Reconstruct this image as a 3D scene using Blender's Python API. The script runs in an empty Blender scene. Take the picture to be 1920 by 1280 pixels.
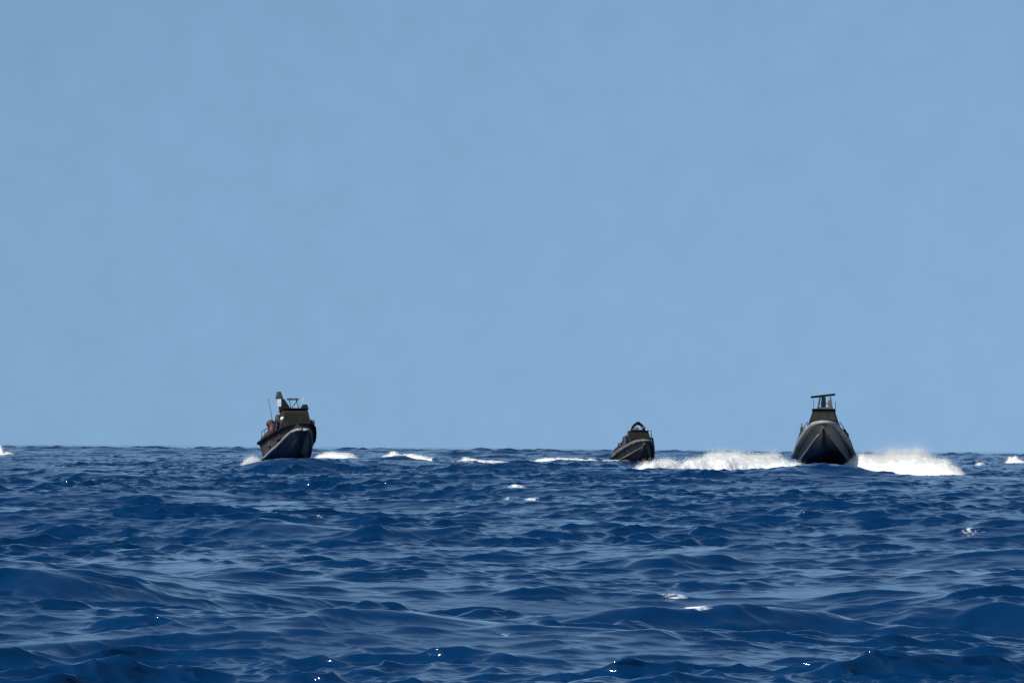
import bpy, bmesh, math, random
import numpy as np
from mathutils import Vector, Matrix

scene = bpy.context.scene
C = scene.collection
R = math.radians

# ------------------------------------------------------------------ camera
CAM_H = 2.1
F_PX = 6400.0                      # focal length in pixels of the 1920 px wide frame
PITCH = math.atan(199.0 / F_PX)    # the horizon lies below the middle of the frame
ROLL = R(0.45)
cam_d = bpy.data.cameras.new("camera")
cam = bpy.data.objects.new("camera", cam_d)
C.objects.link(cam)
cam_d.sensor_width = 36.0
cam_d.lens = 36.0 * F_PX / 1920.0
cam_d.clip_start = 0.5
cam_d.clip_end = 60000.0
cam.location = (0, 0, CAM_H)
CAM_ROT = Matrix.Rotation(R(90) + PITCH, 3, 'X') @ Matrix.Rotation(ROLL, 3, 'Z')
cam.rotation_euler = CAM_ROT.to_euler()
scene.camera = cam
scene.cycles.filter_width = 1.4    # soft long lens

# ------------------------------------------------------------------ sky and sun
SUN_EL, SUN_AZ = 42.0, -140.0       # azimuth in degrees clockwise from the view direction (+Y)
world = bpy.data.worlds.new("World")
scene.world = world
world.use_nodes = True
nt = world.node_tree
nt.nodes.clear()
wo = nt.nodes.new('ShaderNodeOutputWorld')
bg = nt.nodes.new('ShaderNodeBackground')
sky = nt.nodes.new('ShaderNodeTexSky')
sky.sky_type = 'NISHITA'
sky.sun_disc = False
sky.sun_elevation = R(SUN_EL)
sky.sun_rotation = R(SUN_AZ)
sky.altitude = 0
sky.air_density = 1.0
sky.dust_density = 0.4
sky.ozone_density = 2.0
tc = nt.nodes.new('ShaderNodeTexCoord')
sep = nt.nodes.new('ShaderNodeSeparateXYZ')
mad = nt.nodes.new('ShaderNodeMath'); mad.operation = 'MULTIPLY_ADD'
mad.inputs[1].default_value = 0.9; mad.inputs[2].default_value = 0.27
ab = nt.nodes.new('ShaderNodeMath'); ab.operation = 'ABSOLUTE'
sq = nt.nodes.new('ShaderNodeMath'); sq.operation = 'POWER'; sq.inputs[1].default_value = 1.7
nt.links.new(ab.outputs[0], sq.inputs[0])
comb = nt.nodes.new('ShaderNodeCombineXYZ')
nt.links.new(tc.outputs['Generated'], sep.inputs[0])
nt.links.new(sep.outputs['X'], comb.inputs['X'])
nt.links.new(sep.outputs['Y'], comb.inputs['Y'])
nt.links.new(sep.outputs['Z'], ab.inputs[0]); nt.links.new(sq.outputs[0], mad.inputs[0])
nt.links.new(mad.outputs[0], comb.inputs['Z'])
nrm = nt.nodes.new('ShaderNodeVectorMath'); nrm.operation = 'NORMALIZE'
nt.links.new(comb.outputs[0], nrm.inputs[0])
nt.links.new(nrm.outputs[0], sky.inputs[0])
tint = nt.nodes.new('ShaderNodeVectorMath'); tint.operation = 'MULTIPLY'
tint.inputs[1].default_value = SKY_TINT = (0.865, 0.95, 0.945)
nt.links.new(sky.outputs[0], tint.inputs[0])
nt.links.new(tint.outputs[0], bg.inputs['Color'])
mot = nt.nodes.new('ShaderNodeTexNoise'); mot.inputs['Scale'].default_value = 75.0; mot.inputs['Detail'].default_value = 5.0; mot.inputs['Roughness'].default_value = 0.6
nt.links.new(tc.outputs['Generated'], mot.inputs['Vector'])
mr = nt.nodes.new('ShaderNodeMapRange'); mr.inputs[1].default_value = 0.25; mr.inputs[2].default_value = 0.75; mr.inputs[3].default_value = 0.965; mr.inputs[4].default_value = 1.035
nt.links.new(mot.outputs['Fac'], mr.inputs[0])
sc = nt.nodes.new('ShaderNodeVectorMath'); sc.operation = 'SCALE'
nt.links.new(tint.outputs[0], sc.inputs[0]); nt.links.new(mr.outputs[0], sc.inputs['Scale'])
nt.links.new(sc.outputs[0], bg.inputs['Color'])
bg.inputs['Strength'].default_value = 0.102
nt.links.new(bg.outputs[0], wo.inputs[0])

sun_d = bpy.data.lights.new("sun", 'SUN')
sun = bpy.data.objects.new("sun", sun_d)
C.objects.link(sun)
sun_d.energy = 4.8
sun_d.angle = R(0.5)
sun_d.color = (1.0, 0.96, 0.90)
sd = Vector((math.sin(R(SUN_AZ)) * math.cos(R(SUN_EL)), math.cos(R(SUN_AZ)) * math.cos(R(SUN_EL)), math.sin(R(SUN_EL))))
sun.rotation_euler = sd.to_track_quat('Z', 'Y').to_euler()

scene.view_settings.view_transform = 'Standard'
scene.view_settings.look = 'None'
scene.view_settings.exposure = 0.35
scene.view_settings.gamma = 1.0

# ------------------------------------------------------------------ helpers
def tag(o, label=None, cat=None, group=None, kind=None):
    if label: o['label'] = label
    if cat: o['category'] = cat
    if group: o['group'] = group
    if kind: o['kind'] = kind
    return o

def at(px, py, Y, z=None):
    """World x (and z) of a pixel of the 1920x1280 photograph at distance Y."""
    v = CAM_ROT @ Vector(((px - 960) / F_PX, (640 - py) / F_PX, -1.0))
    s = Y / v.y
    return Vector((v.x * s, Y, CAM_H + v.z * s))

def at_sea(px, py, z=0.0):
    """Where the ray through a pixel meets the plane of height z."""
    v = CAM_ROT @ Vector(((px - 960) / F_PX, (640 - py) / F_PX, -1.0))
    s = (z - CAM_H) / v.z
    return Vector((v.x * s, v.y * s, z))

def mesh_np(name, verts, quads, mat, smooth=True):
    me = bpy.data.meshes.new(name)
    nv, nf = len(verts), len(quads)
    k = quads.shape[1]
    me.vertices.add(nv)
    me.vertices.foreach_set('co', np.ascontiguousarray(verts, dtype=np.float32).ravel())
    me.loops.add(nf * k)
    me.loops.foreach_set('vertex_index', np.ascontiguousarray(quads, dtype=np.int32).ravel())
    me.polygons.add(nf)
    me.polygons.foreach_set('loop_start', np.arange(0, nf * k, k, dtype=np.int32))
    me.polygons.foreach_set('use_smooth', np.full(nf, smooth))
    me.update(calc_edges=True)
    me.validate()
    if mat: me.materials.append(mat)
    o = bpy.data.objects.new(name, me)
    C.objects.link(o)
    return o

# ------------------------------------------------------------------ materials
def new_mat(name):
    m = bpy.data.materials.new(name)
    m.use_nodes = True
    return m, m.node_tree, m.node_tree.nodes['Principled BSDF']

def paint(name, col, rough=0.55, metal=0.0, var=0.25, scale=1.2, spec=0.4):
    """Worn painted surface: slow colour variation and salt-dulled roughness."""
    m, t, b = new_mat(name)
    tc = t.nodes.new('ShaderNodeTexCoord')
    n = t.nodes.new('ShaderNodeTexNoise'); n.inputs['Scale'].default_value = scale
    n.inputs['Detail'].default_value = 6; n.inputs['Roughness'].default_value = 0.65
    t.links.new(tc.outputs['Object'], n.inputs['Vector'])
    r = t.nodes.new('ShaderNodeMapRange')
    r.inputs[1].default_value = 0.3; r.inputs[2].default_value = 0.7
    r.inputs[3].default_value = 1 - var; r.inputs[4].default_value = 1 + var
    t.links.new(n.outputs['Fac'], r.inputs[0])
    v = t.nodes.new('ShaderNodeVectorMath'); v.operation = 'SCALE'
    v.inputs[0].default_value = col
    t.links.new(r.outputs[0], v.inputs['Scale'])
    t.links.new(v.outputs[0], b.inputs['Base Color'])
    r2 = t.nodes.new('ShaderNodeMapRange')
    r2.inputs[1].default_value = 0.3; r2.inputs[2].default_value = 0.7
    r2.inputs[3].default_value = max(0.05, rough - 0.1); r2.inputs[4].default_value = min(1, rough + 0.15)
    t.links.new(n.outputs['Fac'], r2.inputs[0])
    t.links.new(r2.outputs[0], b.inputs['Roughness'])
    b.inputs['Metallic'].default_value = metal
    b.inputs['Specular IOR Level'].default_value = spec
    return m

def sea_mat():
    m, t, b = new_mat("sea_water")
    b.inputs['Base Color'].default_value = (0.0002, 0.0170, 0.060, 1)
    b.inputs['Specular Tint'].default_value = (0.84, 0.98, 1.0, 1)
    b.inputs['Roughness'].default_value = 0.05
    b.inputs['IOR'].default_value = 1.333
    b.inputs['Specular IOR Level'].default_value = 0.5
    geo = t.nodes.new('ShaderNodeNewGeometry')
    mp = t.nodes.new('ShaderNodeMapping')
    mp.inputs['Scale'].default_value = (0.7, 1.5, 1.0)
    mp.inputs['Rotation'].default_value = (0, 0, R(12))
    t.links.new(geo.outputs['Position'], mp.inputs['Vector'])
    n1 = t.nodes.new('ShaderNodeTexNoise')
    n1.inputs['Scale'].default_value = 4.0; n1.inputs['Detail'].default_value = 7; n1.inputs['Roughness'].default_value = 0.62
    t.links.new(mp.outputs[0], n1.inputs['Vector'])
    bp = t.nodes.new('ShaderNodeBump')
    bp.inputs['Strength'].default_value = 1.0; bp.inputs['Distance'].default_value = 0.004
    t.links.new(n1.outputs['Fac'], bp.inputs['Height'])
    t.links.new(bp.outputs[0], b.inputs['Normal'])
    # foam carried on the surface: mesh attribute broken up by noise
    at_ = t.nodes.new('ShaderNodeAttribute'); at_.attribute_name = 'foam'
    n2 = t.nodes.new('ShaderNodeTexNoise')
    n2.inputs['Scale'].default_value = 6.0; n2.inputs['Detail'].default_value = 5; n2.inputs['Roughness'].default_value = 0.7
    t.links.new(geo.outputs['Position'], n2.inputs['Vector'])
    ad = t.nodes.new('ShaderNodeMath'); ad.operation = 'ADD'
    t.links.new(at_.outputs['Fac'], ad.inputs[0]); t.links.new(n2.outputs['Fac'], ad.inputs[1])
    mr = t.nodes.new('ShaderNodeMapRange')
    mr.inputs[1].default_value = 0.86; mr.inputs[2].default_value = 1.18
    t.links.new(ad.outputs[0], mr.inputs[0])
    fb = t.nodes.new('ShaderNodeBsdfDiffuse'); fb.inputs['Color'].default_value = (0.78, 0.82, 0.84, 1)
    mx = t.nodes.new('ShaderNodeMixShader')
    t.links.new(mr.outputs[0], mx.inputs[0])
    t.links.new(b.outputs[0], mx.inputs[1]); t.links.new(fb.outputs[0], mx.inputs[2])
    t.links.new(mx.outputs[0], t.nodes['Material Output'].inputs['Surface'])
    return m

# ------------------------------------------------------------------ ocean spectrum
def ocean_tile(L, n, lam_lo, lam_hi, wind_deg, spread, rms, seed, choppy=0.9, peak=None, fall=4.0):
    """One periodic tile of wind sea (inverse FFT): height and horizontal displacement."""
    rng = np.random.default_rng(seed)
    k1 = np.fft.fftfreq(n, d=L / n) * 2 * np.pi
    kx, ky = np.meshgrid(k1, k1, indexing='ij')
    k = np.hypot(kx, ky); k[0, 0] = 1
    lam = 2 * np.pi / k
    ang = np.arctan2(ky, kx) - R(wind_deg)
    D = np.abs(np.cos(ang)) ** (2 * spread) * (np.cos(ang) > 0) + 0.04
    P = k ** -fall * D
    if peak: P = P * np.exp(-1.25 * (lam / peak) ** 2)
    P = P / (1 + (lam / lam_hi) ** 8) / (1 + (lam_lo / lam) ** 8)
    P[0, 0] = 0
    h = (rng.normal(size=(n, n)) + 1j * rng.normal(size=(n, n))) * np.sqrt(P)
    z = np.fft.ifft2(h)
    s = rms / z.real.std()
    dx = np.fft.ifft2(1j * kx / k * h).real * s * choppy
    dy = np.fft.ifft2(1j * ky / k * h).real * s * choppy
    return (L, n, np.stack([dx, dy, z.real * s]).astype(np.float32))

def sample(tile, x, y, rot=0.0):
    L, n, a = tile
    c, s_ = math.cos(R(rot)), math.sin(R(rot))
    u = (c * x + s_ * y) / L * n; v = (-s_ * x + c * y) / L * n
    iu = np.floor(u).astype(np.int64); iv = np.floor(v).astype(np.int64)
    fu = (u - iu).astype(np.float32); fv = (v - iv).astype(np.float32)
    i0 = iu % n; i1 = (i0 + 1) % n; j0 = iv % n; j1 = (j0 + 1) % n
    out = []
    for q in a:
        out.append(q[i0, j0] * (1 - fu) * (1 - fv) + q[i1, j0] * fu * (1 - fv) + q[i0, j1] * (1 - fu) * fv + q[i1, j1] * fu * fv)
    dx, dy = c * out[0] - s_ * out[1], s_ * out[0] + c * out[1]
    return dx, dy, out[2]

WIND = -97.0     # waves run towards the camera, a little to the left
T_SWELL = ocean_tile(311.0, 1024, 5.0, 80.0, WIND, 2.5, 0.20, 11, 1.1, peak=30.0)
T_CHOP = ocean_tile(67.0, 1024, 0.5, 3.2, WIND + 9, 2.6, 0.058, 5, 0.60, fall=2.9)
T_RIP = ocean_tile(23.3, 1024, 0.18, 1.3, WIND - 8, 2.2, 0.0200, 7, 0.6, fall=2.8)
T_MOD = ocean_tile(53.0, 256, 2.5, 14.0, WIND, 1.0, 1.0, 23, 0.0)

def fade(d, a, b):
    t = np.clip((b - d) / (b - a), 0, 1)
    return t * t * (3 - 2 * t)

# wave crests one can tell apart: (pixel x, pixel y of the face, half length m, height m, skew)
CRESTS = []
def crest(px, py, half, hgt, depth=1.2, slant=0.0):
    p = at_sea(px, py)
    CRESTS.append((p.x, p.y, half, hgt, depth, slant))

def surface(x, y):
    """Height and drift of the sea at rest position (x, y)."""
    d = np.hypot(x, y)
    ax, ay, az = sample(T_SWELL, x, y, 0)
    bx, by, bz = sample(T_CHOP, x, y, 17)
    cx, cy, cz = sample(T_RIP, x, y, -23)
    fb = fade(d, 700, 2000); fc = fade(d, 220, 600)
    _, _, mod = sample(T_MOD, x * 1.5, y * 1.2, 8)
    fc = fc * np.clip(0.95 + 0.38 * mod, 0.4, 1.8)
    fb = fb * np.clip(1.0 + 0.20 * mod, 0.6, 1.5)
    # peaked crests over flat troughs
    bz = 0.058 * 0.60 * (np.exp(0.88 * 2.6 * np.tanh(bz / 0.058 / 2.6)) - 1.40)
    cz = 0.0200 * 0.48 * (np.exp(0.75 * 2.4 * np.tanh(cz / 0.0200 / 2.4)) - 1.28)
    # gusts: the chop is not equally strong everywhere
    g = 0.85 + 0.35 * np.sin(x * 0.11 + 1.3 * np.sin(y * 0.037)) * np.sin(y * 0.061 + 0.8)
    fa = 1.0 + 2.0 * (1 - fade(d, 480, 1600))
    dx = ax * fa + g * (bx * fb + cx * fc); dy = ay * fa + g * (by * fb + cy * fc); dz = az * fa + g * (bz * fb + cz * fc)
    dy -= g * (0.8 * bz * fb + 0.4 * cz * fc) + 0.5 * az           # crests lean towards the camera, faces steep, backs long
    for (x0, y0, half, hgt, dep, sl) in CRESTS:
        u = (x - x0); m = np.abs(u) < 3.2 * half
        vv = (y - y0 - sl * u)
        m &= np.abs(vv) < 5 * dep
        if not m.any(): continue
        wob = 0.25 * dep * np.sin(u[m] * 1.7 / half * 2.0 + x0)
        vm = vv[m] + wob
        w = np.where(vm < 0, dep * 0.55, dep * 1.5)          # steep towards the camera
        dz[m] += hgt * np.exp(-(u[m] / half) ** 2) * np.exp(-(vm / w) ** 2)
    return dx, dy, dz

def crest_at(px, Y, half, hgt, depth, slant=0.0):
    CRESTS.append((at(px, 640, Y).x, Y, half, hgt, depth, slant))

FOAM = []        # patches of foam lying on the water: x, y, rx, ry, strength
def on_sea(px, py):
    """First point of the wave surface met by the ray through a pixel."""
    v = CAM_ROT @ Vector(((px - 960) / F_PX, (640 - py) / F_PX, -1.0))
    v.normalize()
    t = 25 * 1.0008 ** np.arange(4200)
    x = v.x * t; y = v.y * t; z = CAM_H + v.z * t
    _, _, dz = surface(x, y)
    k = int(np.argmax(z < dz))
    return x[k], y[k], dz[k]

PATCHES = []
def foam_patch(px, py, rx, ry, s=0.6):
    PATCHES.append((px, py, rx, ry, s))

# bigger swells the boats are crossing, then the nearer crests
crest_at(1546, 281, 6.5, 1.15, 16.0)      # the swells carrying the three boats
crest_at(533, 292, 6.0, 0.85, 14.0)
crest_at(1186, 410, 6.0, 0.55, 12.0)
crest_at(1562, 246, 6.0, 1.15, 5.0)
crest_at(545, 262, 5.5, 1.05, 4.5)
crest_at(1310, 244, 4.0, 0.35, 3.0)
crest_at(1060, 280, 5.0, 0.6, 4.0)
crest_at(880, 600, 8.0, 1.6, 9.0)
crest_at(1150, 640, 6.0, 1.1, 8.0)
crest_at(300, 640, 9.0, 0.8, 9.0)
crest_at(1850, 600, 6.0, 1.9, 9.0)
crest_at(1700, 620, 5.0, 1.5, 9.0)
crest_at(60, 300, 6.0, 0.7, 5.0)
crest_at(630, 502, 3.2, 1.0, 3.0)
crest_at(1828, 462, 2.5, 0.75, 2.5)
crest_at(1897, 562, 3.2, 1.0, 3.0)
crest_at(0, 562, 3.5, 1.1, 3.0)
crest_at(768, 482, 4.6, 0.75, 3.0, 0.1)
crest_at(900, 402, 3.6, 0.40, 2.6)
crest_at(1055, 452, 5.0, 0.55, 3.0)
# crest(px, py, half length, height, depth, slant)
crest(100, 1135, 1.7, 0.24, 0.9, 0.1)
crest(1250, 1160, 2.2, 0.34, 1.1, 0.12)
crest(1520, 1160, 1.6, 0.26, 1.0, -0.2)
crest(1860, 1140, 1.6, 0.30, 1.0, 0.1)
crest(1290, 1085, 1.4, 0.22, 1.1, 0.0)
crest(950, 1065, 1.4, 0.2, 1.0, 0.0)
crest(480, 1000, 2.6, 0.34, 1.6, 0.1)
crest(800, 1005, 2.0, 0.28, 1.4, 0.0)
crest(220, 900, 4.0, 0.45, 2.5, 0.0)
crest(700, 1200, 1.0, 0.16, 0.7, 0.25)
crest(60, 1215, 1.2, 0.18, 0.8, 0.15)
crest(470, 1100, 1.3, 0.16, 0.8, -0.2)
foam_patch(968, 911, 0.6, 1.2, 0.55)
foam_patch(988, 936, 0.4, 0.7, 0.52)
foam_patch(942, 934, 0.3, 0.6, 0.5)
foam_patch(1820, 996, 0.45, 0.5, 0.42)
foam_patch(1275, 1118, 0.35, 0.5, 0.45)
foam_patch(1323, 1138, 0.28, 0.28, 0.62)
foam_patch(605, 965, 0.25, 0.4, 0.4)
foam_patch(955, 1190, 0.12, 0.2, 0.4)

def build_sea():
    # rows at geometric distances, columns fanned out: finer where more is seen
    ds = [3.0]
    while ds[-1] < 9000:
        d = ds[-1]
        r = 1 / 200 if d < 22 else (1 / 1050 if d < 420 else (1 / 650 if d < 1500 else 1 / 60))
        ds.append(d * (1 + r))
    ds = np.array(ds)
    a_in = np.linspace(-10.5, 10.5, 820)
    a_out = np.concatenate([np.linspace(10.6, 30, 120), np.linspace(31, 88, 60)])
    az = np.radians(np.concatenate([-a_out[::-1], a_in, a_out]))
    D, A = np.meshgrid(ds, az, indexing='ij')
    x = (D * np.sin(A)); y = (D * np.cos(A))
    dx, dy, dz = surface(x, y)
    V = np.stack([x + dx, y + dy, dz], -1).reshape(-1, 3)
    nr, nc = D.shape
    i = (np.arange(nr - 1)[:, None] * nc + np.arange(nc - 1)[None, :]).ravel()
    Q = np.stack([i, i + 1, i + nc + 1, i + nc], -1)
    o = mesh_np("sea", V, Q, sea_mat())
    f = np.zeros(nr * nc, np.float32)
    for (px, py, rx, ry, s) in PATCHES:
        x0, y0, z0 = on_sea(px, py)
        ddx, ddy, _ = surface(np.array([x0]), np.array([y0]))
        FOAM.append((x0 + ddx[0], y0 + ddy[0], rx, ry, s))
    for (x0, y0, rx, ry, s) in FOAM:
        f = np.maximum(f, s * np.exp(-(((V[:, 0] - x0) / rx) ** 2 + ((V[:, 1] - y0) / ry) ** 2)).astype(np.float32))
    a = o.data.attributes.new('foam', 'FLOAT', 'POINT')
    a.data.foreach_set('value', f)
    print("sea", nr, nc, nr * nc)
    return tag(o, kind='structure')

sea = build_sea()

# ------------------------------------------------------------------ patrol boats
M_HULL = paint("hull_grey", (0.100, 0.092, 0.078), 0.5, var=0.5, scale=1.4)
M_BOTTOM = paint("shaded_bottom_navy", (0.020, 0.021, 0.030), 0.35, var=0.4, scale=0.8)  # shade under the V-bottom put into the colour
M_TUBE = paint("collar_grey", (0.20, 0.21, 0.21), 0.6, var=0.2, scale=1.5)
M_DARK = paint("cabin_black", (0.006, 0.0065, 0.008), 0.75, var=0.4, scale=1.3, spec=0.12)
M_BROWN = paint("faded_brown_canvas", (0.045, 0.034, 0.030), 0.8, var=0.4, scale=1.5)
M_DECK = paint("deck_dark", (0.03, 0.033, 0.035), 0.8, var=0.3, scale=2.0)
M_NAVY = paint("hull_navy", (0.014, 0.017, 0.030), 0.45, var=0.4, scale=0.9)
M_OLIVE = paint("hull_olive", (0.120, 0.105, 0.088), 0.6, var=0.5, scale=1.3)
M_SHADE = paint("shaded_bottom_grey", (0.095, 0.078, 0.070), 0.6, var=0.5, scale=1.3)  # darker copy of the hull olive, underside shade put into the colour
M_CANVAS = paint("cabin_brown", (0.022, 0.018, 0.017), 0.8, var=0.45, scale=1.6, spec=0.15)
M_BOTTOM2 = paint("shaded_bottom_slate", (0.022, 0.026, 0.040), 0.4, var=0.5, scale=0.9)  # slightly lighter version, V-bottom shade again put into the colour
M_METAL = paint("mast_metal", (0.045, 0.05, 0.06), 0.6, 0.1, var=0.3, scale=3.0)
M_PALE = paint("pale_panel", (0.42, 0.45, 0.47), 0.5, var=0.15, scale=2.0)
M_GREEN = paint("mast_green", (0.010, 0.020, 0.019), 0.6, var=0.3, scale=2.0)
M_GLASS = paint("cabin_glass", (0.009, 0.010, 0.007), 0.5, var=0.1, scale=2.0, spec=0.12)
M_RUBBER = paint("rubber_black", (0.015, 0.015, 0.016), 0.75, var=0.3, scale=2.0)
M_ORANGE = paint("faded_red", (0.14, 0.035, 0.04), 0.7, var=0.25, scale=2.0)

def obj(name, bm, mat, parent=None, smooth=False, bevel=0.0):
    bmesh.ops.recalc_face_normals(bm, faces=bm.faces)
    me = bpy.data.meshes.new(name)
    bm.to_mesh(me); bm.free()
    if smooth:
        for p in me.polygons: p.use_smooth = True
    me.materials.append(mat)
    o = bpy.data.objects.new(name, me)
    C.objects.link(o)
    if parent: o.parent = parent
    if bevel:
        b = o.modifiers.new('bevel', 'BEVEL'); b.width = bevel; b.segments = 2; b.limit_method = 'ANGLE'
    return o

def frustum(bm, b, t):
    """b, t = (x0, x1, y0, y1, z) of the bottom and the top rectangle."""
    vs = []
    for (x0, x1, y0, y1, z) in (b, t):
        vs += [bm.verts.new((x0, y0, z)), bm.verts.new((x1, y0, z)), bm.verts.new((x1, y1, z)), bm.verts.new((x0, y1, z))]
    for f in ((0, 3, 2, 1), (4, 5, 6, 7), (0, 1, 5, 4), (1, 2, 6, 5), (2, 3, 7, 6), (3, 0, 4, 7)):
        bm.faces.new([vs[i] for i in f])
    return bm

def box(x0, x1, y0, y1, z0, z1, bm=None):
    bm = bm or bmesh.new()
    return frustum(bm, (x0, x1, y0, y1, z0), (x0, x1, y0, y1, z1))

def tube(pts, rad, n=10, bm=None, cap=True):
    """Swept round bar through pts; rad a number or one per point."""
    bm = bm or bmesh.new()
    pts = [Vector(p) for p in pts]
    rs = [rad] * len(pts) if not hasattr(rad, '__len__') else rad
    rings = []
    for i, p in enumerate(pts):
        t = (pts[min(i + 1, len(pts) - 1)] - pts[max(i - 1, 0)]).normalized()
        up = Vector((0, 0, 1)) if abs(t.z) < 0.9 else Vector((0, 1, 0))
        a = t.cross(up).normalized(); b = t.cross(a).normalized()
        rings.append([bm.verts.new(p + rs[i] * (math.cos(2 * math.pi * k / n) * a + math.sin(2 * math.pi * k / n) * b)) for k in range(n)])
    for r0, r1 in zip(rings, rings[1:]):
        for k in range(n):
            bm.faces.new((r0[k], r0[(k + 1) % n], r1[(k + 1) % n], r1[k]))
    if cap:
        bm.faces.new(rings[0][::-1]); bm.faces.new(rings[-1])
    return bm

LEN = 12.0
def lerp(tab, s):
    for (a, va), (b, vb) in zip(tab, tab[1:]):
        if s <= b:
            t = (s - a) / (b - a); t = t * t * (3 - 2 * t) * 0.35 + t * 0.65
            return va + (vb - va) * t
    return tab[-1][1]
SHAPES = {
    'low': dict(BG=[(0, .38), (.03, .62), (.08, .84), (.25, 1.26), (.5, 1.72), (.75, 2.12), (1, 2.42)],
                ZG=[(0, 1.78), (.2, 1.66), (.5, 1.38), (1, .80)],
                BC=[(0, .06), (.1, .36), (.25, .75), (.5, 1.25), (.75, 1.7), (1, 2.1)],
                ZC=[(0, 1.30), (.1, .95), (.25, .72), (.5, .45), (1, .15)],
                ZK=[(0, 1.22), (.06, .75), (.15, .35), (.3, .05), (1, -.10)]),
    'high': dict(BG=[(0, .50), (.03, .75), (.08, .98), (.25, 1.35), (.5, 1.75), (.75, 2.1), (1, 2.30)],
                 ZG=[(0, 2.28), (.2, 2.20), (.5, 2.02), (1, 1.75)],
                 BC=[(0, .40), (.1, .72), (.25, 1.02), (.5, 1.40), (.75, 1.7), (1, 1.9)],
                 ZC=[(0, 1.80), (.1, 1.72), (.25, 1.42), (.5, .92), (1, .35)],
                 ZK=[(0, 1.70), (.06, 1.05), (.15, .45), (.3, .05), (1, -.10)])}
SH = SHAPES['low']

def station(s):
    y = -LEN * (1 - s)
    k = (0, y + 0.25 * (1 - s), lerp(SH['ZK'], s)); c = (lerp(SH['BC'], s), y, lerp(SH['ZC'], s)); g = (lerp(SH['BG'], s), y, lerp(SH['ZG'], s))
    return k, c, g

LOOKS = {  # hull, collar, aft cabin, height of the wheelhouse roof
    'frame': (M_HULL, M_TUBE, M_BROWN, 3.50),
    'fin': (M_BROWN, M_DARK, M_BROWN, 3.95),
    'hoop': (M_OLIVE, M_OLIVE, M_NAVY, 3.35)}

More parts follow.
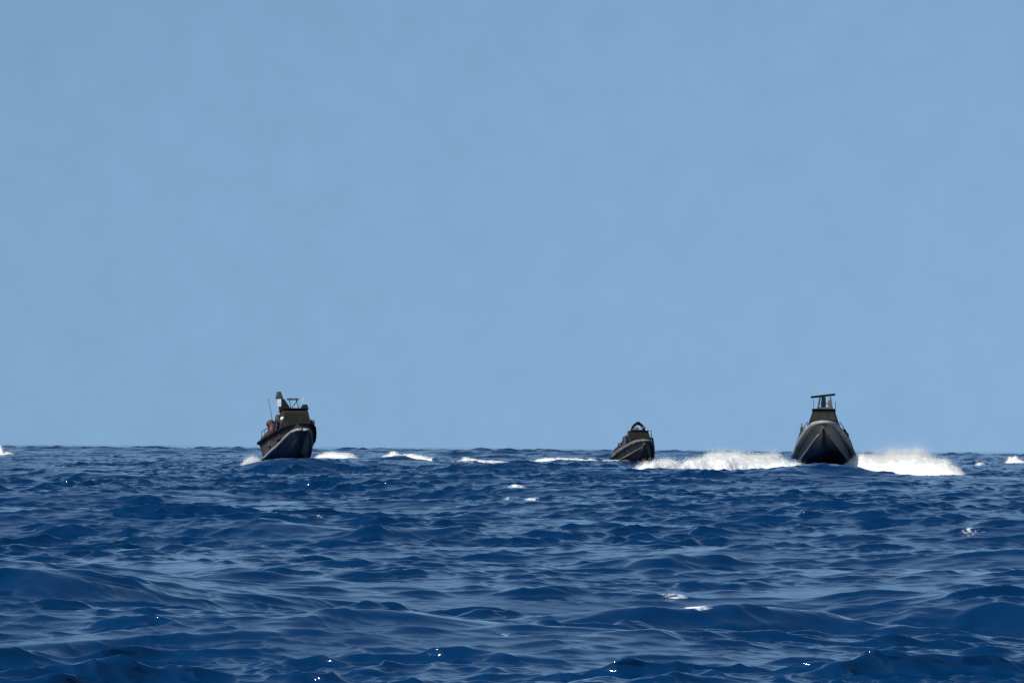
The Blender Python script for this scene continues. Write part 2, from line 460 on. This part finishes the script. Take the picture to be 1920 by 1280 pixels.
def make_boat(name, label, top, group):
    global SH
    SH = SHAPES['high' if top == 'fin' else 'low']
    zbow = SH['ZG'][0][1] + .02
    m_hull, m_collar, m_aft, zt = LOOKS[top]
    root = bpy.data.objects.new(name, None); C.objects.link(root)
    tag(root, label, "patrol boat", group)
    S = [0, .015, .03, .055, .08, .12, .17, .23, .3, .4, .5, .6, .7, .8, .9, 1.0]
    # planing bottom, coloured darker than the topsides to stand for its shade
    bm = bmesh.new(); rows = []
    for s in S:
        k, c, g = station(s)
        mid = tuple((k[i] + c[i]) / 2 for i in range(3)); mid = (mid[0], mid[1], mid[2] - .05)
        half = [k, mid, c]
        rows.append([bm.verts.new((-p[0], p[1], p[2])) for p in half[::-1][:-1]] + [bm.verts.new(k)] + [bm.verts.new(p) for p in half[1:]])
    for a, b in zip(rows, rows[1:]):
        for i in range(4): bm.faces.new((a[i], a[i + 1], b[i + 1], b[i]))
    bm.faces.new(rows[-1]); bm.faces.new(rows[0][::-1])
    obj("hull_bottom", bm, M_SHADE if top == "hoop" else (M_BOTTOM2 if top == 'fin' else M_BOTTOM), root, True)
    # topsides with a little flare, transom
    bm = bmesh.new(); last = []
    for side in (-1, 1):
        rows = []
        for s in S:
            k, c, g = station(s)
            row = []
            for t in (0, .3, .6, .85, 1):
                w = t ** 1.35
                row.append(bm.verts.new((side * (c[0] + (g[0] - c[0]) * w + 0.004), c[1] - (0.15 * t if s < .1 else 0), c[2] + (g[2] - c[2]) * t)))
            rows.append(row)
        for a, b in zip(rows, rows[1:]):
            for i in range(4): bm.faces.new((a[i], a[i + 1], b[i + 1], b[i]))
        last.append(rows)
    for idx in (0, -1):
        l, r = last[0][idx], last[1][idx]
        for i in range(4): bm.faces.new((l[i], l[i + 1], r[i + 1], r[i]))
    obj("hull", bm, m_hull, root, True)
    # spray rails low on the bow, one each side
    for side in (-1, 1):
        pts = []
        for s in [.10, .17, .23, .3, .4, .5, .62, .75, .88, 1.0]:
            k, c, g = station(s); pts.append((side * (c[0] + .05), c[1], c[2] + .03))
        if top == 'fin': pts = [(side * .03, -LEN - .02, SH['ZC'][0][1] + .02), (side * .42, -LEN + .02, SH['ZC'][0][1] + .03)] + pts
        obj("spray_rail", tube(pts, .13 if top == 'fin' else .055, 8), M_TUBE if top == 'fin' else m_collar, root, True)
    # thick collar round the gunwale, from transom round the bow
    pts = []
    for s in reversed(S):
        k, c, g = station(s); pts.append((-g[0] - .02, g[1], g[2]))
    pts.append((-.22, -LEN - .16, zbow)); pts.append((0, -LEN - .22, zbow)); pts.append((.22, -LEN - .16, zbow))
    for s in S:
        k, c, g = station(s); pts.append((g[0] + .02, g[1], g[2]))
    nrs = len(S)
    rr = [(.25 - .08 * abs(0)) for _ in pts]
    rr = [.25 - .12 * max(0, 1 - abs(i - (len(pts) - 1) / 2) / 9) for i in range(len(pts))]
    if top == 'fin': rr = [q * .6 for q in rr]
    obj("collar", tube(pts, rr, 12), m_collar, root, True)
    # deck
    bm = bmesh.new(); rows = []
    for s in S:
        k, c, g = station(s)
        rows.append([bm.verts.new((x * g[0] * .98, g[1], g[2] - .06 + .06 * (1 - x * x))) for x in (-1, -.5, 0, .5, 1)])
    for a, b in zip(rows, rows[1:]):
        for i in range(4): bm.faces.new((a[i], a[i + 1], b[i + 1], b[i]))
    obj("deck", bm, M_DECK, root, True)
    # raised dark foredeck trunk with hatch
    fd = obj("foredeck", frustum(bmesh.new(), (-1.0, 1.0, -9.6, -7.3, 1.50), (-.75, .75, -9.1, -7.3, 2.35)), M_DARK, root, bevel=.08)
    obj("hatch", box(-.3, .3, -8.9, -8.3, 2.353, 2.42), M_DECK, fd, bevel=.02)
    # wheelhouse: sloping front, tumblehome sides
    y0, y1, zb = -7.9, -4.7, 1.38
    hw1 = .86 if top == 'frame' else 1.02
    wh = obj("wheelhouse", frustum(bmesh.new(), (-1.55, 1.55, y0, y1, zb), (-hw1, hw1, y0 + .50, y1 + .05, zt)), M_CANVAS if top == 'fin' else M_DARK, root, bevel=.10)
    def face_pt(u, w):          # a point on the sloping front, u across, w up
        t = w; hw = 1.55 + (hw1 - 1.55) * t
        return Vector((u * hw, y0 + .50 * t, zb + (zt - zb) * t))
    nf = Vector((0, -(zt - zb), .50)).normalized()
    for u0, u1 in ((-.86, -.34), (-.27, .27), (.34, .86)):
        bm = bmesh.new()
        q = [face_pt(u0, .60), face_pt(u1, .60), face_pt(u1, .88), face_pt(u0, .88)]
        a = [bm.verts.new(p + nf * .012) for p in q]; b = [bm.verts.new(p - nf * .02) for p in q]
        bm.faces.new(a); bm.faces.new(b[::-1])
        for i in range(4): bm.faces.new((a[i], b[i], b[(i + 1) % 4], a[(i + 1) % 4]))
        obj("window", bm, M_GLASS, wh)
    for side in (-1, 1):
        for ya, yb in ((-6.95, -6.2), (-6.05, -5.1)):
            bm = bmesh.new(); q = []
            for yy, t in ((ya, .58), (yb, .58), (yb, .86), (ya + .15, .86)):
                q.append(Vector((side * (1.55 + (hw1 - 1.55) * t), yy, zb + (zt - zb) * t)))
            n = Vector((side, 0, .25)).normalized()
            a = [bm.verts.new(p + n * .012) for p in q]; b = [bm.verts.new(p - n * .02) for p in q]
            bm.faces.new(a); bm.faces.new(b[::-1])
            for i in range(4): bm.faces.new((a[i], b[i], b[(i + 1) % 4], a[(i + 1) % 4]))
            obj("window", bm, M_GLASS, wh)
    obj("roof", box(-hw1 - .08, hw1 + .08, y0 + .35, y1 + .2, zt + .003, zt + .10), M_DARK, wh, bevel=.04)
    # aft deckhouse and seats under canvas
    obj("aft_cabin", frustum(bmesh.new(), (-1.25, 1.25, -4.65, -2.2, 1.05), (-1.05, 1.05, -4.65, -2.5, zt - .6)), m_aft, root, bevel=.10)
    obj("stern_locker", frustum(bmesh.new(), (-1.5, 1.5, -2.1, -.5, .95), (-1.35, 1.35, -2.0, -.6, 1.75)), M_DARK, root, bevel=.08)
    if top != 'frame':
        # canvas screens laced to the rails along both sides
        for side in (-1, 1):
            bm = bmesh.new(); ra = []
            for s in (.42, .50, .58, .66, .74, .82, .90, .97):
                k, c, g = station(s); hgt = (0.55 if top == 'fin' else 0.95) - .6 * max(0, s - .55)
                x = side * (g[0] - .02)
                ra.append([bm.verts.new(p) for p in ((x, g[1], g[2] + .12), (x - side * .10, g[1], g[2] + .12 + hgt), (x - side * .14, g[1], g[2] + .12 + hgt), (x - side * .04, g[1], g[2] + .12))])
            for a, b in zip(ra, ra[1:]):
                for i in range(4): bm.faces.new((a[i], a[(i + 1) % 4], b[(i + 1) % 4], b[i]))
            bm.faces.new(ra[0]); bm.faces.new(ra[-1][::-1])
            obj("side_screen", bm, M_BROWN if top == "fin" else M_NAVY, root)
    # life raft canisters on their cradles, both sides
    up = 1.15 if top == 'fin' else 0
    for side in (-1, 1):
        c = obj("raft_canister", tube([(side * 1.72, yy, 1.95 + up) for yy in (-4.3, -4.2, -3.2, -3.1)], [.22, .30, .30, .22], 14), M_HULL if side > 0 else M_BROWN, root, True)
        obj("cradle", box(side * 1.72 - .2, side * 1.72 + .2, -4.0, -3.4, 1.2, 1.70 + up), M_METAL, c)
    # outboard engines on the transom
    for x in (-1.1, -.37, .37, 1.1):
        e = obj("engine", frustum(bmesh.new(), (x - .24, x + .24, .12, .70, .75), (x - .20, x + .20, .18, .62, 1.45)), M_RUBBER, root, bevel=.07)
        obj("engine_leg", frustum(bmesh.new(), (x - .05, x + .05, .25, .42, -.45), (x - .10, x + .10, .18, .52, .748)), M_METAL, e, bevel=.02)
    # grab rails along the side decks
    for side in (-1, 1):
        bm = bmesh.new(); line = []
        for s in (.30, .42, .54, .66, .78, .90):
            k, c, g = station(s); p = Vector((side * (g[0] - .05), g[1], g[2] + .2))
            tube([p, p + Vector((0, 0, .62))], .028, 6, bm); line.append(p + Vector((0, 0, .62)))
        tube(line, .03, 6, bm)
        obj("handrail", bm, M_METAL, root, True)
    if top == 'fin':
        for (xa, xb, ya, yb, za, ze, mm) in ((-1.75, -1.2, -6.6, -5.6, 2.15, 3.15, M_DARK), (-.7, .3, -4.6, -3.8, 3.2, 3.95, M_DARK), (.4, 1.2, -4.6, -3.2, 3.2, 3.7, M_BROWN), (-1.7, -.9, -2.9, -1.9, 1.6, 3.0, M_NAVY), (1.2, 1.7, -6.8, -5.2, 2.15, 3.0, M_DARK), (-1.5, -.95, -5.4, -4.6, 2.9, 3.75, M_BROWN), (-.9, .9, -9.4, -8.2, 2.2, 2.75, M_DARK), (-1.9, -1.3, -2.4, -1.6, 1.9, 2.5, M_CANVAS)):
            obj("gear_bundle", frustum(bmesh.new(), (xa, xb, ya, yb, za), (xa + .1, xb - .15, ya + .1, yb - .1, ze)), mm, root, bevel=.14)
    if top == 'hoop':
        for (xa, xb, ya, yb, za, ze, mm) in ((-1.85, -1.15, -6.4, -5.2, 1.4, 2.95, M_NAVY), (1.15, 1.95, -6.6, -5.0, 1.4, 2.75, M_NAVY), (-1.0, -.2, -7.2, -6.6, zt, zt + .32, M_BROWN), (.1, 1.0, -5.2, -4.8, zt, zt + .42, M_DARK), (-2.1, -1.3, -3.2, -2.0, 1.2, 2.4, M_NAVY), (-.5, .4, -10.2, -9.3, 1.5, 2.0, M_BROWN), (-.55, .15, -6.4, -5.8, zt, zt + .62, M_METAL), (-1.3, -.85, -5.6, -5.0, 2.6, 3.6, M_BROWN)):
            obj("gear_bundle", frustum(bmesh.new(), (xa, xb, ya, yb, za + .105 if za == zt else za), (xa + .12, xb - .2, ya + .1, yb - .1, ze)), mm, root, bevel=.16)
    # side staff with a lamp box, as on the port quarter
    st = obj("side_staff", tube([(-1.72, -5.4, 1.5), (-1.78, -5.4, 2.72)], .05, 8), M_METAL, root, True)
    obj("lamp_box", frustum(bmesh.new(), (-1.92, -1.62, -5.5, -5.25, 2.05), (-1.88, -1.66, -5.5, -5.25, 2.42)), M_GREEN, st, bevel=.03)
    if top != 'hoop':
        for xx in (1.62,):
            obj("gear_box", frustum(bmesh.new(), (xx - .22, xx + .25, -6.0, -4.8, 1.35), (xx - .2, xx + .15, -5.9, -4.9, 2.20)), M_DARK, root, bevel=.05)
    zr = zt + .10
    if top == 'frame':
        mf = obj("mast_frame", bmesh_join([
            lambda b: tube([(-.50, -5.6, zr), (-.30, -5.6, zr + 1.26)], .055, 8, b),
            lambda b: tube([(.70, -5.6, zr), (.50, -5.6, zr + 1.3)], .055, 8, b),
            lambda b: tube([(-.52, -6.2, zr), (-.36, -5.9, zr + 1.12)], .045, 8, b),
            lambda b: tube([(.70, -6.2, zr), (.54, -5.9, zr + 1.12)], .045, 8, b),
            lambda b: tube([(-.50, -5.6, zr + .72), (.66, -5.6, zr + .72)], .04, 8, b),
            lambda b: tube([(-.56, -5.6, zr + .35), (.72, -5.6, zr + .35)], .04, 8, b)]), M_METAL, root, True)
        obj("mast_column", frustum(bmesh.new(), (-.26, .16, -5.75, -5.45, zr), (-.20, .14, -5.72, -5.48, zr + 1.25)), M_DARK, mf, bevel=.03)
        obj("equipment_panel", box(.34, .56, -5.7, -5.6, zr + .2, zr + 1.0), M_METAL, mf, bevel=.02)
        obj("equipment_base", frustum(bmesh.new(), (-.62, .80, -6.2, -5.3, zr + .003), (-.50, .66, -6.1, -5.4, zr + .34)), M_BROWN, root, bevel=.05)
        rb = obj("radar_bar", box(-1.08, .92, -5.75, -5.45, -.08, .07), M_DARK, root, bevel=.06)
        rb.location = (0, 0, zr + 1.36); rb.rotation_euler = (0, R(-7), 0)
        obj("antenna", tube([(-.80, -5.2, zr), (-.86, -5.2, zr + 1.1)], .022, 6), M_METAL, root, True)
        obj("antenna", tube([(.88, -5.0, zr), (.94, -5.0, zr + .95)], .022, 6), M_METAL, root, True)
    elif top == 'fin':
        obj("mast_fin", frustum(bmesh.new(), (-1.1, -.10, -5.6, -4.9, zr), (-1.25, -.72, -5.45, -5.1, zr + .98)), M_DARK, root, bevel=.05)
        obj("mast_head", frustum(bmesh.new(), (-1.44, -.80, -5.5, -5.0, zr + .98), (-1.32, -.98, -5.4, -5.15, zr + 1.60)), M_GREEN, root, bevel=.08)
        obj("signal_panel", box(-1.30, -.98, -5.55, -5.48, zr + .30, zr + .95), M_PALE, root, bevel=.02)
        lf = obj("radar_frame", bmesh_join([
            lambda b: tube([(-.12, -5.2, zr), (-.25, -5.2, zr + .95)], .035, 8, b),
            lambda b: tube([(.62, -5.2, zr), (.30, -5.2, zr + .95)], .035, 8, b),
            lambda b: tube([(-.12, -5.0, zr + .1), (.45, -5.0, zr + .9)], .03, 8, b)]), M_METAL, root, True)
        obj("radar_bar", box(-.48, .52, -5.4, -5.1, zr + .90, zr + 1.04), M_METAL, lf, bevel=.04)
        obj("antenna", tube([(.75, -5.0, zr), (.95, -5.0, zr + 1.15)], .02, 6), M_PALE, root, True)
        obj("antenna", tube([(-1.5, -4.4, 2.6), (-1.95, -4.4, zr + 1.1)], .025, 6), M_METAL, root, True)
        obj("roof_box", frustum(bmesh.new(), (.55, 1.10, -7.2, -5.6, zr), (.70, 1.06, -6.9, -5.7, zr + .36)), M_DARK, root, bevel=.05)
        sl = obj("searchlight", tube([(-1.12, -7.55, 3.15), (-1.12, -7.45, 3.15), (-1.12, -7.2, 3.15)], [.17, .19, .12], 16), M_PALE, root, True)
        obj("lamp_bracket", tube([(-1.12, -7.3, 2.2), (-1.12, -7.3, 3.02)], .04, 8), M_METAL, sl, True)
        obj("kit_bag", frustum(bmesh.new(), (-1.95, -1.45, -5.2, -4.6, 2.25), (-1.85, -1.5, -5.15, -4.7, 2.95)), M_ORANGE, root, bevel=.12)
    else:
        pts = [(-.78 * math.cos(a), -5.6, zr - .25 + 1.22 * math.sin(a)) for a in np.linspace(.15, math.pi - .15, 17)]
        hp = obj("radar_arch", tube(pts, .17, 10), M_DARK, root, True)
        obj("arch_pod", tube([(.50, -5.7, zr + .35), (.55, -5.7, zr + .45), (.75, -5.7, zr + .45), (.80, -5.7, zr + .38)], [.12, .2, .2, .12], 12), M_METAL, hp, True)
        obj("arch_dome", tube([(0, -5.6, zr + .95), (0, -5.6, zr + 1.0), (0, -5.6, zr + 1.16), (0, -5.6, zr + 1.22)], [.15, .28, .22, .06], 14), M_DARK, hp, True)
        obj("deck_staff", tube([(1.55, -5.0, 1.5), (1.72, -5.0, 2.4), (1.62, -5.0, 3.75)], [.05, .09, .05], 8), M_METAL, root, True)
    return root

def bmesh_join(fs):
    bm = bmesh.new()
    for f in fs: f(bm)
    return bm

def put(o, px, Y, z, pitch, roll, yaw, off=0.0):
    p = at(px, 640, Y)
    o.location = (p.x, Y, z)
    o.rotation_euler = (R(-pitch), R(roll), R(yaw))

GRP = "grey patrol boats speeding towards the viewer"
b1 = make_boat("patrol_boat", "leftmost dark patrol boat, seen at an angle, with dark fin mast and pale bow rim", 'fin', GRP)
put(b1, 538, 292, 0.58, 5.0, -0.5, 10.5)
b2 = make_boat("patrol_boat", "smallest, most distant patrol boat, with a rounded arch on its cabin roof", 'hoop', GRP)
put(b2, 1186, 410, 0.15, 5.3, 1.0, 5)
b3 = make_boat("patrol_boat", "dark patrol boat on the right, bow straight on, topped by a flat radar bar", 'frame', GRP)
put(b3, 1546, 280, 0.78, 8.2, 0.0, -5.5)

# ------------------------------------------------------------------ spray and foam
def foam_material(name, col, rough=0.9):
    m, t, b = new_mat(name)
    b.inputs['Base Color'].default_value = (*col, 1)
    b.inputs['Roughness'].default_value = rough
    b.inputs['Specular IOR Level'].default_value = 0.2
    b.inputs['Subsurface Weight'].default_value = 0.0
    g = t.nodes.new('ShaderNodeNewGeometry')
    n = t.nodes.new('ShaderNodeTexNoise'); n.inputs['Scale'].default_value = 5.0; n.inputs['Detail'].default_value = 6
    t.links.new(g.outputs['Position'], n.inputs['Vector'])
    bp = t.nodes.new('ShaderNodeBump'); bp.inputs['Distance'].default_value = 0.03
    t.links.new(n.outputs['Fac'], bp.inputs['Height']); t.links.new(bp.outputs[0], b.inputs['Normal'])
    tl = t.nodes.new('ShaderNodeBsdfTranslucent'); tl.inputs['Color'].default_value = (0.95, 0.95, 0.94, 1)
    mx = t.nodes.new('ShaderNodeMixShader'); mx.inputs[0].default_value = 0.35
    t.links.new(b.outputs[0], mx.inputs[1]); t.links.new(tl.outputs[0], mx.inputs[2])
    t.links.new(mx.outputs[0], t.nodes['Material Output'].inputs['Surface'])
    return m
M_FOAM = foam_material("white_spray", (0.93, 0.93, 0.91))

M_WHITE = M_FOAM
T_N = ocean_tile(16.0, 256, 0.25, 6.0, 0, 0.0, 1.0, 31, 0.35)
def spray(name, pts, depth, drops, seed, fluff=0.25, lump=0.09, ragged=False, label=None, lift=0.0):
    """A bank of thrown-up white water. pts: (px, top py, Y) along its length; it is real water
    standing on the sea: a lumpy ridge with droplets torn off its top."""
    rng = np.random.default_rng(seed)
    P = np.array([[*(at(a, b, Y))] for a, b, Y in pts])
    s = np.concatenate([[0], np.cumsum(np.hypot(np.diff(P[:, 0]), np.diff(P[:, 1])))])
    nu = max(24, int(s[-1] / 0.07)); nv = 44
    u = np.linspace(0, s[-1], nu)
    cx, cy, ct = (np.interp(u, s, P[:, i]) for i in range(3))
    v = np.linspace(-1, 1, nv)
    U, V = np.meshgrid(np.arange(nu), v, indexing='ij')
    X = cx[U.astype(int)]; Y = cy[U.astype(int)] + V * depth; H = ct[U.astype(int)]
    _, _, base = surface(X.copy(), Y.copy())
    nx, ny, nz = sample(T_N, X + seed * 3.7, Y * 1.0, 20)
    bell = np.clip(1 - np.abs(V) ** 2.2, 0, 1) ** 0.8
    ends = np.clip(np.minimum(u, s[-1] - u) / 1.6, 0, 1)[:, None] ** 0.8
    hh = np.clip(H - base, 0.05, None)
    if ragged: ends = ends * np.clip(0.85 + 0.35 * sample(T_N, X * 1.6 + seed * 5.1, Y * 0.7, 0)[2], 0.3, 1.2)
    Z = base - 0.15 + (hh * bell * ends) * (0.72 + lump * nz) + 0.05
    Z = np.where((bell * ends) < 0.02, base - 0.25, Z)
    Z = Z + 0.05 * sample(T_N, X * 4.3 + 7.0, Y * 4.3, 50)[2] * np.clip(bell * ends * 3, 0, 1)
    X = X + 0.12 * nx; Y = Y + 0.2 * ny
    Vt = np.stack([X, Y, Z], -1).reshape(-1, 3)
    i = (np.arange(nu - 1)[:, None] * nv + np.arange(nv - 1)[None, :]).ravel()
    Q = np.stack([i, i + nv, i + nv + 1, i + 1], -1)
    T0 = np.concatenate([np.stack([Q[:, 0], Q[:, 1], Q[:, 2]], -1), np.stack([Q[:, 0], Q[:, 2], Q[:, 3]], -1)])
    # droplets
    ui = rng.integers(0, nu, drops); vi = rng.integers(6, nv - 6, drops)
    b0 = Vt.reshape(nu, nv, 3)[ui, vi]
    wgt = (hh * bell * ends)[ui, vi]
    up = 0.08 + rng.exponential(fluff, drops) * np.clip(wgt, 0.1, 1.1)
    c = b0 + np.stack([rng.normal(0, .16, drops), rng.normal(0, .3, drops), up - 0.03], -1)
    r = rng.uniform(.006, .019, drops) * np.exp(-up / 1.2)
    tet = np.array([[1, 1, 1], [-1, -1, 1], [-1, 1, -1], [1, -1, -1]], float)
    rot = rng.normal(size=(drops, 3, 3)); rot, _ = np.linalg.qr(rot)
    dv = (tet[None] @ rot) * r[:, None, None] + c[:, None, :]
    o0 = len(Vt) + np.arange(drops)[:, None] * 4
    T1 = np.concatenate([o0 + np.array(f)[None] for f in ([0, 1, 2], [0, 3, 1], [0, 2, 3], [1, 3, 2])])
    o = mesh_np(name, np.concatenate([Vt, dv.reshape(-1, 3)]), np.concatenate([T0, T1]), M_FOAM)
    return tag(o, label, None, None, 'stuff')

spray("bow_spray", [(1158, 874, 262), (1176, 868, 262), (1190, 862, 262), (1205, 855, 262), (1222, 851, 262), (1260, 855, 264), (1300, 854, 266), (1318, 848, 267), (1338, 842, 268), (1360, 842, 268),
                    (1385, 850, 269), (1430, 856, 270), (1480, 858, 270), (1515, 850, 270), (1530, 850, 270)], 1.6, 25000, 1, 0.09)
spray("bow_spray", [(1300, 850, 271), (1340, 838, 272), (1372, 840, 272), (1410, 846, 272), (1490, 853, 274)], 1.5, 30000, 2, 0.14)
spray("bow_spray", [(1588, 858, 274), (1600, 850, 273), (1612, 848, 272), (1640, 853, 271), (1680, 850, 270), (1715, 846, 268), (1745, 848, 266), (1765, 854, 264), (1785, 866, 262), (1802, 877, 260)], 1.6, 25000, 3, 0.09)
spray("bow_spray", [(1606, 850, 274), (1650, 848, 274), (1690, 842, 274), (1712, 838, 274), (1732, 843, 273), (1770, 852, 272)], 1.4, 45000, 4, 0.36)
spray("wake_foam", [(456, 856, 283), (466, 849, 284), (480, 846, 284), (494, 850, 284)], 1.0, 9000, 5, 0.12, ragged=True)
spray("wake_foam", [(590, 848, 503), (604, 844, 503), (625, 846, 503), (645, 849, 502), (675, 852, 502)], 1.0, 12000, 6, 0.10, ragged=True)
spray("wake_foam", [(715, 847, 485), (735, 846, 484), (765, 849, 483), (790, 854, 482), (812, 860, 481)], 0.8, 9000, 7, 0.04, ragged=True)
spray("wake_foam", [(846, 860, 402), (868, 856, 402), (885, 859, 401), (915, 863, 400), (945, 862, 400), (958, 864, 400)], 0.7, 9000, 8, 0.04, ragged=True)
spray("wake_foam", [(975, 864, 453), (1005, 859, 453), (1050, 856, 453), (1090, 857, 453), (1135, 861, 453)], 0.8, 9000, 9, 0.04, ragged=True)
spray("wake_foam", [(1128, 868, 402), (1140, 861, 402), (1152, 864, 402), (1175, 870, 401)], 0.6, 5000, 10, 0.04, ragged=True)
spray("wake_foam", [(1812, 851, 460), (1826, 853, 460), (1845, 861, 460)], 0.6, 4000, 11, 0.03, ragged=True)
spray("wake_foam", [(1876, 854, 560), (1895, 851, 560), (1922, 852, 560)], 0.6, 4000, 12, 0.03, ragged=True)
spray("wake_foam", [(-25, 832, 560), (5, 828, 560), (24, 831, 560)], 0.8, 5000, 13, 0.06, ragged=True)
